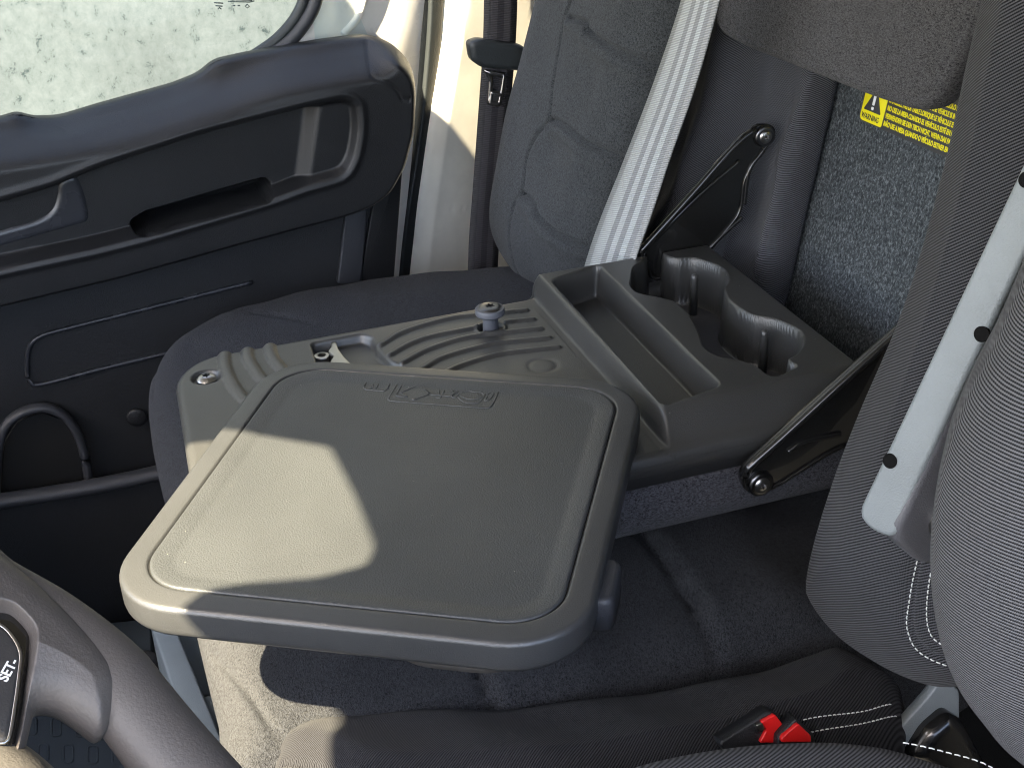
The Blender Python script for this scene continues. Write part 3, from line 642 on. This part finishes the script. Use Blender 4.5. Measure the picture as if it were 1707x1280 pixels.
def plate():
    o = rrect(tcx, tcy, thx, thy, .05, ang=0)
    # outline with a slightly swept front edge
    o = np.array(o); k = ss(.3, .06, o[:, 0]); o[:, 0] += k*(-.012*ss(1.32, 1.05, o[:, 1])+.010*ss(1.22, 1.32, o[:, 1])); return resample(np.vstack([o, o[:1]]), 400)
OUT = plate()
def fplate(U):
    h = ftab(U); s = sdp(U, OUT); re = .009; e_ = np.clip(s+re, 0, re)
    h = h-(re-np.sqrt(np.maximum(re*re-e_*e_, 0)))
    # shallow dished margin beside the box
    return h
V, Fc = grid(FZ, TX0-.02, .50, TY0-.01, TY1+.01, .0014, fplate, lambda U: sdp(U, OUT))
mk('table_panel', V, Fc, M['table'], tab)
k_ = OUT[:, 0] < 2
V, Fc = loft([FZ.W(inset(OUT, .0002), -.0088), FZ.W(OUT, -.010), FZ.W(OUT, -.020), FZ.W(inset(OUT, .003), -.022), FZ.W(inset(OUT, .006), -.038)], cap0=False)
mk('panel_edge', V, Fc, M['table'], tab)
# cup holder box
bx0, bx1, by0, by1 = .463, .688, .957, 1.330
def fbox(U):
    x, y = U[:, 0], U[:, 1]
    # slopes of the four sides, blended softly
    f = (x-.4705)/.0095; n_ = (y-.962)/.038; t_ = (1.330-y)/.012; b_ = (.700-x)/.014
    a = np.minimum(np.minimum(f, b_), t_); k = .42
    q = np.clip(.5+.5*(n_-a)/k, 0, 1); a = n_*(1-q)+a*q-k*q*(1-q)
    z = BH*ss(0., 1., np.clip(a*.9+.05, 0, 1))
    s1 = sdp(U, recp); wl = 1-ss(-.0055, .0012, s1); z = z*(1-wl)+(-.012)*wl
    s2 = sdp(U, cup); wl = 1-ss(-.0022, .0022, s2); z = z*(1-wl)+(-.033)*wl
    lipc = .0
    s = sdp(U, OUT); re = .009; ee = np.clip(s+re, 0, re); z = z-(re-np.sqrt(np.maximum(re*re-ee*ee, 0)))*(a < .35)
    return z+.0006
V, Fc = grid(FZ, bx0-.004, bx1+.014, by0-.002, by1+.004, .0012, fbox, lambda U: sbox(U, (bx0+.702)/2, (by0+by1)/2, (.702-bx0)/2, (by1-by0)/2, .012))
box = mk('cup_holder_box', V, Fc, M['table'], tab)
cm = inset(cup, .003)
mk('cup_mat', *slab(FZ, cm, -.0330, -.0318, .0005, 2), M['twill_fine'], box)
for q in ((1158, 455), (1275, 548)):
    c = PZ(q[0], q[1], BH-.006); c = np.array([c[0]+.0, c[1], 0])
    V, Fc = lathe(c, (0, 0, 1), [(.0045, -.033), (.0042, BH-.012), (.0034, BH-.009), (.0018, BH-.0075), (.0002, BH-.007)], 18); mk('cup_peg', V, Fc, M['table'], box)
# fabric body under the table
FU = Frame((0, 0, -.038), (0, 1, 0), (1, 0, 0))     # normal points down
ou = rrect(tcy-.001, (.082+.70)/2, thy-.001, (.70-.082)/2, .045); ou = resample(np.vstack([ou, ou[:1]]), 300)
mk('fabric_body', *pillow(FU, ou, .045, .004, lambda U, d: .018+.008*ss(0, .1, d), 60), M['crepe'], tab)
# screw, pin, cam
screw('panel_screw', (scr_c[0], scr_c[1], -.0035), (0, 0, 1), .0105, M['steel'], tab)
V, Fc = lathe((*pin_c, 0), (0, 0, 1), [(.0085, -.013), (.0082, .014), (.0085, .0155), (.0145, .017), (.0158, .0185), (.0158, .0235), (.0150, .0246), (.0128, .0248)], 40)
pn = mk('locking_pin', V, Fc, M['pin'], tab, auto=40); screw('pin_screw', (pin_c[0], pin_c[1], .0235), (0, 0, 1), .0125, M['dsteel'], pn, .12)
camp = corners([PZ(*q, -.004)[:2] for q in ((549, 566), (559, 564), (564, 582), (574, 596), (592, 614), (598, 630), (570, 630), (560, 612), (550, 604), (556, 594), (547, 586), (553, 577))], .002, 90)
mk('cam_plate', *slab(Frame((0, 0, 0), (1, 0, 0), (0, 1, 0)), camp, -.012, -.003, .0015), M['steel'], tab)
c = PZ(537, 600, -.012); V, Fc = lathe(c, (0, 0, 1), [(.0085, -.012), (.0085, .004), (.0078, .0055), (.0045, .0058), (.0042, -.003), (.0003, -.003)], 26)
mk('cam_collar', V, Fc, M['steel'], tab, auto=40)
# swivel tray
TA = R(-30.92); TC = np.array([.2232, .9646]); ea = np.array([math.cos(TA), math.sin(TA), 0]); FT = Frame((TC[0], TC[1], TZ), ea, (-ea[1], ea[0], 0))
gx, gy = .1638, .1773                                 # half size of the groove outline
def tr_ring(d, z, cy=0.): return FT.W(rrect(cy, 0, gx+d, gy+d, .043+d*.9), z)
prof = [(.0150, -.029), (.0195, -.028), (.0210, -.0255), (.0216, -.022), (.0217, -.012)]+[(.0165+.0052*math.cos(R(q)), -.0066+.0052*math.sin(R(q))) for q in range(0, 81, 10)]+[(.0155, -.0012), (.0120, -.0009), (.0060, -.0003), (.0024, -.0001), (.0010, -.0003)]
V, Fc = loft([tr_ring(a, b) for a, b in prof]+[tr_ring(.0004, -.0015), tr_ring(-.0004, -.0025)], cap1=False)
tray = mk('swivel_tray', V, Fc, M['tray_rim'], tab)
gap = [tr_ring(.0006, -.0024), tr_ring(-.0016, -.0024)]; V, Fc = loft(gap, cap0=False, cap1=False); mk('tray_gap', V, Fc, M['line'], tray)
V, Fc = loft([tr_ring(-.0011, -.0026), tr_ring(-.0013, -.0008), tr_ring(-.0022, 0.), tr_ring(-.004, .0001), tr_ring(-.0165, -.0022), tr_ring(-.0182, -.0026), tr_ring(-.022, -.0027)], cap0=False)
ins = mk('tray_insert', V, Fc, M['tray'], tray)
def emb(segs, rad, closed=False):
    b = MB()
    for s in segs:
        s = np.array(s, float); p = FT.px([(590+x_/5.69, 600+y_/5.69) for x_, y_ in s], -.0027)
        if len(p) > 2: p = smooth(p, 12*len(p), False) if closed else np.vstack([np.linspace(a, b2, 6) for a, b2 in zip(p[:-1], p[1:])])
        b.add(*tube(FT.W(p, -.0030), rad, 6, up=(0, 0, 1)))
    return b
m_ = emb([[(430, 215), (1345, 275), (1375, 290), (1370, 310), (1310, 430), (1285, 452), (1240, 455), (345, 388), (325, 375), (332, 355), (405, 235), (430, 215)],
          [(130, 195), (355, 212), (305, 285), (285, 295), (110, 280), (92, 262), (130, 195)], [(238, 220), (205, 275)], [(340, 212), (318, 280)], [(122, 200), (92, 258)],
          [(460, 225), (400, 330), (415, 345), (485, 348)], [(510, 350), (440, 310), (610, 240), (650, 242), (715, 325), (570, 378), (540, 370)], [(640, 258), (720, 318)], [(715, 325), (900, 345), (950, 330)],
          [(800, 290), (812, 300), (800, 330)], [(858, 290), (842, 320)], [(775, 355), (820, 360), (828, 340)], [(165, 240), (185, 232), (178, 255)], [(150, 265), (168, 268)]], .0010)
m_.build('pictogram_frame', M['tray'], ins)
m_ = emb([[(930, 300), (960, 285), (985, 300), (940, 325), (930, 350), (965, 355), (1000, 320)], [(985, 350), (1040, 395), (1120, 410), (1190, 398), (1240, 345)], [(1000, 330), (1050, 360), (1130, 372), (1210, 355), (1245, 330)],
          [(1020, 305), (1090, 295), (1150, 305), (1200, 305), (1240, 330)], [(1260, 330), (1300, 310), (1325, 320), (1290, 370), (1245, 385), (1262, 350)], [(1170, 318), (1178, 335)]], .0010, True)
m_.build('pictogram_figure', M['tray'], ins)
def lobe(cx, cy, hx, hy): return corners([(cx-hx, cy-hy), (cx+hx, cy-hy), (cx+hx, cy+hy), (cx-hx, cy+hy)], min(hx, hy)*.9, 60)
mk('tray_clip', *slab(FT, lobe(.185, -.098, .012, .028), -.040, -.012, .005), M['pocket'], tray)
mk('tray_clip', *slab(FT, lobe(-.183, -.085, .009, .025), -.034, -.016, .005), M['pocket'], tray)
mk('tray_underside', *slab(Frame(FT.o, FT.u, FT.v), lobe(.09, -.155, .05, .04), -.034, -.022, .003), M['hub'], tray)
# brackets linking table and backrest
def bracket(name, y, outer, ribline, s1, s2, par, flange=None):
    fr = Frame((0, y, 0), (1, 0, 0), (0, 0, 1)); o = corners(fr.px(outer, 0), .012, 160)
    V, Fc = slab(fr, o, -.003, .0015, .001); b = mk(name, V, Fc, M['gloss'], par)
    rm = fr.W(inset(o, .0015), .002); mk('bracket_rim', *tube(rm, .0020, 8, closed=True), M['gloss'], b)
    if flange: mk('bracket_flange', *tube(fr.W(smooth(fr.px(flange, .001), 30, False), .004), .0042, 10), M['gloss'], b)
    for rl_ in ribline: mk('bracket_rib', *tube(fr.W(smooth(fr.px(rl_, .001), 40, False), .002), .0028, 8), M['gloss'], b)
    for s_ in (s1, s2):
        if s_: c = fr.W(fr.px([s_]))[0]; screw('bracket_screw', c+fr.n*.006, fr.n, .0078, M['steel'], b, .25); V, Fc = lathe(c, fr.n, [(.0125, 0), (.0125, .0045), (.0115, .006), (.0095, .0065), (.003, .0065)], 36); mk('washer', V, Fc, M['dsteel'], b)
    return b
bracket('link_bracket', .938, [(1232, 790), (1242, 772), (1440, 592), (1640, 420), (1660, 520), (1560, 700), (1400, 745), (1372, 760), (1290, 812), (1255, 822), (1236, 812)], [[(1312, 752), (1340, 735), (1400, 722)]], (1265, 803), None, tab, [(1239, 790), (1246, 776), (1300, 728), (1440, 601), (1640, 428)])
bracket('link_bracket', 1.322, [(1262, 205), (1288, 208), (1292, 228), (1262, 262), (1240, 300), (1236, 352), (1210, 385), (1150, 445), (1085, 470), (1066, 416)], [[(1232, 268), (1160, 330), (1075, 415)], [(1236, 362), (1200, 395), (1172, 425)], [(1272, 250), (1248, 285), (1240, 340)]], (1272, 226), None, tab, [(1258, 214), (1225, 240), (1150, 325), (1064, 420)])
# ------------------------------------------------------------------ driver seat
drv = thing('driver_seat', 'charcoal ribbed fabric driver seat with a raised light grey armrest on its side', 'seat', (.55, .45, -.5))
FDB = Frame((.52, .52, 0), (.80, -.60, 0), (.22, 0, .975))
od = [(1930, 0), (1850, 170), (1785, 310), (1742, 420), (1716, 500), (1690, 562), (1655, 640), (1612, 720), (1580, 795), (1560, 870), (1548, 950), (1546, 1020), (1552, 1090), (1568, 1160), (1592, 1215), (1626, 1262), (1690, 1330), (1850, 1420), (2200, 1420), (2480, 1200), (2600, 700), (2500, 100), (2300, -120), (2080, -130)]
odp = smooth(FDB.px(od, .06), 320)
mk('backrest', *pillow(FDB, odp, .07, .10, lambda U, d: .03*ss(0, .15, d), 110), M['twill_driver'], drv)
FDC = Frame((0, 0, -.10), (1, 0, 0), (0, 1, 0))
od = [(700, 1400), (850, 1330), (970, 1283), (1050, 1254), (1150, 1231), (1260, 1217), (1380, 1213), (1480, 1224), (1570, 1250), (1650, 1275), (1760, 1330), (1850, 1500), (1700, 1700), (900, 1700), (700, 1600)]
odp2 = smooth(FDC.px(od, .03), 300)
mk('cushion', *pillow(FDC, odp2, .035, .12, lambda U, d: .012*ss(0, .12, d), 80), M['twill_cushion'], drv)
pst = FDC.W(smooth(FDC.px([(1505, 1239), (1540, 1246), (1580, 1256), (1630, 1270), (1670, 1290)], .035), 60, False), .036)
stitches(pst, 'stitching', drv, (0, 0, 1), .0042, .0060, .00055)
# armrest
ya = .66
FA = Frame((.52, ya, .1), (.42, -.907, 0), (.30, 0, .954))
al = [(1433, 845), (1500, 705), (1640, 410), (1700, 283), (1850, -40), (1960, -40), (1800, 240), (1707, 425), (1600, 650), (1506, 855), (1494, 892), (1478, 896), (1448, 882), (1432, 862)]
ap = corners(FA.px(al, 0), .006, 200)
arm = mk('armrest', *slab(FA, ap, -.014, .0, .004), M['grey'], drv)
FAS = Frame(FA.W(FA.px([(1500, 880)]))[0], (.86, .10, -.40), (.30, 0, .954))
aps = corners(FAS.px([(1508, 856), (1602, 648), (1708, 424), (1850, 140), (1990, 140), (1820, 420), (1707, 560), (1640, 700), (1590, 850), (1560, 945), (1530, 938), (1497, 905), (1494, 885)], 0), .008, 200)
mk('armrest_side', *slab(FAS, aps, -.030, .0, .006), M['grey_shaded'], arm)
for q in ((1484, 768), (1637, 557), (1712, 300)):
    c = FA.W(FA.px([q]), .0006)[0]; V, Fc = lathe(c, FA.n, [(.0054, -.002), (.0054, .0003), (.0045, .0000), (.0003, -.0002)], 24); mk('screw_hole_disc', V, Fc, M['hole'], arm)  # near-black discs paint the shade inside the screw holes
c = FAS.W(FAS.px([(1572, 868)]), .0)[0]; V, Fc = lathe(c, FAS.n, [(.013, -.01), (.013, .004), (.010, .006), (.006, .0062), (.0058, .012), (.0045, .0135), (.0002, .0135)], 30); mk('pivot_bolt', V, Fc, M['steel'], drv, auto=40)
# buckles
for kk, (pl, lbp) in enumerate((([(1266, 1201), (1290, 1188), (1306, 1209), (1306, 1236), (1264, 1236), (1276, 1214)], 0), ([(1302, 1226), (1328, 1203), (1350, 1224), (1350, 1235), (1300, 1235)], 1))):
    y_ = .765-.012*kk; fr = Frame((0, y_, 0), (1, 0, 0), (0, .3, 1)); c = fr.W(fr.px([(1285+40*kk, 1215)]))[0]
    bk_ = thing('seat_belt_buckle', ['black buckle with red release button beside a metal slot, between the seat cushions', 'smaller red buckle button peeking over the driver cushion edge, right of the first'][kk], 'buckle', c, 'red belt buckles between the seats')
    body_ = corners(fr.px([(1200, 1238), (1282, 1185), (1296, 1190), (1312, 1212), (1312, 1262), (1215, 1262)], 0) if kk == 0 else fr.px([(1298, 1228), (1328, 1196), (1358, 1224), (1362, 1262), (1296, 1262)], 0), .002, 60)
    mk('buckle_body', *slab(fr, body_, -.014, .0, .002), M['door_low'], bk_)
    mk('release_button', *slab(fr, corners(fr.px(pl, .001), .0015, 50), -.004, .0035, .0012), M['red'], bk_)
    if kk == 0: mk('latch_slot', *slab(fr, corners(fr.px([(1258, 1206), (1268, 1202), (1272, 1212), (1262, 1218)], .002), .0008, 30), 0, .005, .0005), M['steel'], bk_)
# belt anchor bracket between the seats
an = thing('seat_base_bracket', 'pale grey metal bracket with black cover between the right bolster and driver seat', 'bracket', (.65, .75, -.25))
fr = Frame((0, .76, 0), (1, 0, 0), (0, .2, 1))
mk('bracket_plate', *slab(fr, corners(fr.px([(1488, 1228), (1545, 1165), (1572, 1130), (1600, 1150), (1600, 1200), (1572, 1198), (1530, 1225), (1510, 1250)], 0), .004, 80), -.01, .0, .002), M['grey'], an)
mk('bracket_cover', *pillow(fr, corners(fr.px([(1515, 1262), (1545, 1215), (1580, 1185), (1605, 1200), (1660, 1300), (1600, 1320)], .01), .006, 80), .012, .02, lambda U, d: .004+0*d, 20), M['gloss'], an)
# ------------------------------------------------------------------ floor things
con = thing('storage_console', 'blue grey plastic stepped storage bin on the cab floor in front of the bench', 'console', (0, 1.2, -.76))
def prism(pts_px, z0, z1, name, m__, par, r=.006, zt=None):
    fr = Frame((0, 0, z0), (1, 0, 0), (0, 1, 0)); mk(name, *slab(fr, corners(fr.px(pts_px, z1-z0), r, 80), 0, z1-z0, .003), m__, par)
prism([(245, 1000), (275, 1000), (372, 1236), (335, 1290), (248, 1030)], -.70, -.27, 'bin_side', M['console'], con)
prism([(276, 1000), (400, 1000), (420, 1150), (310, 1162), (286, 1060)], -.70, -.31, 'bin_floor', M['console'], con)
prism([(312, 1168), (318, 1182), (342, 1186), (362, 1292), (390, 1278), (440, 1275), (440, 1140), (372, 1150)], -.70, -.28, 'bin_step', M['console'], con)
prism([(315, 1184), (340, 1190), (360, 1290), (392, 1270), (392, 1290), (350, 1320), (334, 1236)], -.70, -.33, 'bin_lip', M['console'], con)
fm = thing('floor_mat', 'dark blue grey rubber floor mat with raised oval tread marks', 'floor mat', (-.1, 1.3, -.755))
ZM = -.74; FMt = Frame((0, 0, ZM), (1, 0, 0), (0, 1, 0))
mk('mat_sheet', *slab(FMt, corners(FMt.px([(-500, 980), (300, 1000), (420, 1330), (-500, 1400)]), .02, 100), -.012, 0, .002), M['mat'], fm)
b = MB()
for i in range(6):
    for j in range(7):
        px_, py_ = 12+i*41+(j % 2)*20, 1128+j*44+i*1.5
        p = FMt.px([(px_-8, py_-22), (px_+8, py_-22), (px_+8, py_+8), (px_-8, py_+8)])
        o_ = corners(p, .012, 26); b.add(*tube(FMt.W(o_, .0005), .0016, 6, closed=True))
tag(b.build('tread_mark', M['mat'], fm), kind='stuff')
prism([(150, 1040), (250, 1030), (256, 1150), (215, 1105), (170, 1110)], -.72, -.68, 'mat_edge', M['mat'], fm)
c = PZ(232, 1105, -.67); V, Fc = lathe(c, (0, 0, 1), [(.030, -.02), (.030, 0), (.026, .002), (.024, -.004), (.0005, -.004)], 36); mk('mat_button', V, Fc, M['door_low'], fm)
# ------------------------------------------------------------------ steering wheel
whl = thing('steering_wheel', 'brown grey leather steering wheel with gloss black control pod at the lower left', 'steering wheel', (-.05, .5, .25))
d0 = ray(120, 1120); wc = EYE+d0/np.linalg.norm(d0)*.62
wn = -d0/np.linalg.norm(d0)*.75+np.array([.25, -.1, .62]); wn /= np.linalg.norm(wn)
uu = np.cross((0, 0, 1.), wn); FWh = Frame(wc, uu, np.cross(wn, uu))
spx = [(-260, 800), (-120, 840), (0, 948), (90, 1022), (165, 1100), (225, 1180), (290, 1262), (380, 1370), (470, 1500)]
rimp = FWh.W(smooth(FWh.px(spx, -.003), 90, False), -.003)
mk('rim', *tube(rimp, np.interp(np.linspace(0, 1, 90), [0, .3, .56, 1], [.006, .006, .0170, .0195]), 28, flat=.9, up=FWh.n), M['wheel'], whl)
sp_ = corners(FWh.px([(-200, 830), (0, 908), (60, 956), (122, 1012), (178, 1066), (208, 1100), (216, 1140), (196, 1190), (170, 1222), (130, 1190), (95, 1168), (62, 1166), (54, 1200), (40, 1260), (20, 1300), (-200, 1320)], .01), .006, 260)
pod = corners(FWh.px([(-200, 1000), (0, 1006), (22, 1010), (44, 1030), (60, 1052), (58, 1090), (50, 1130), (36, 1210), (24, 1260), (-200, 1300)], .012), .006, 120)
def fs(U, d):
    s = sdp(U, pod); return .006*ss(0, .03, d)-.012*(1-ss(-.003, .001, s))
sk = mk('spoke', *pillow(FWh, sp_, .012, .014, fs, 120, centre=FWh.px([(40, 1100)], .01)[0]), M['wheel'], whl)
seamc = smooth(FWh.px([(212, 1100), (216, 1128), (205, 1165), (185, 1195), (168, 1222)], .014), 40, False)
po2 = corners(FWh.px([(-200, 1004), (0, 1010), (20, 1014), (41, 1033), (56, 1054), (54, 1090), (46, 1130), (32, 1208), (20, 1258), (-200, 1300)], .006), .006, 120)
mk('gloss_bezel', *slab(FWh, po2, .0, .0075, .003), M['piano'], sk)
bt = corners(FWh.px([(-200, 1036), (0, 1040), (14, 1052), (28, 1072), (35, 1090), (28, 1150), (18, 1215), (12, 1240), (-200, 1200)], .01), .004, 100)
bp = mk('button_plate', *slab(FWh, bt, .006, .011, .002), M['button'], sk)
mk('chrome_line', *tube(FWh.W(bt, .0098), .0009, 6, closed=True), M['steel'], sk)
ex_ = FWh.px([(18, 1106)], .011)[0]-FWh.px([(2, 1134)], .011)[0]; p0_ = FWh.px([(11, 1137)], .011)[0]; Ls = np.linalg.norm(ex_); ex_ /= Ls
text('SET-', FWh, p0_, ex_, .0058, .0112, M['smark'], 'button_word', bp, .00012, .9)
hn = np.array([-.30, -.40, .87]); hu = np.cross((0, 0, 1.), hn); FH = Frame(wc, hu, np.cross(hn, hu))
hb_ = smooth(FH.px([(-300, 1150), (-60, 1180), (0, 1212), (40, 1242), (75, 1280), (120, 1360), (60, 1500), (-300, 1500)], .015), 160)
mk('hub_cover', *pillow(FH, hb_, .02, .02, lambda U, d: .006+.01*ss(0, .06, d), 50), M['hub'], whl)
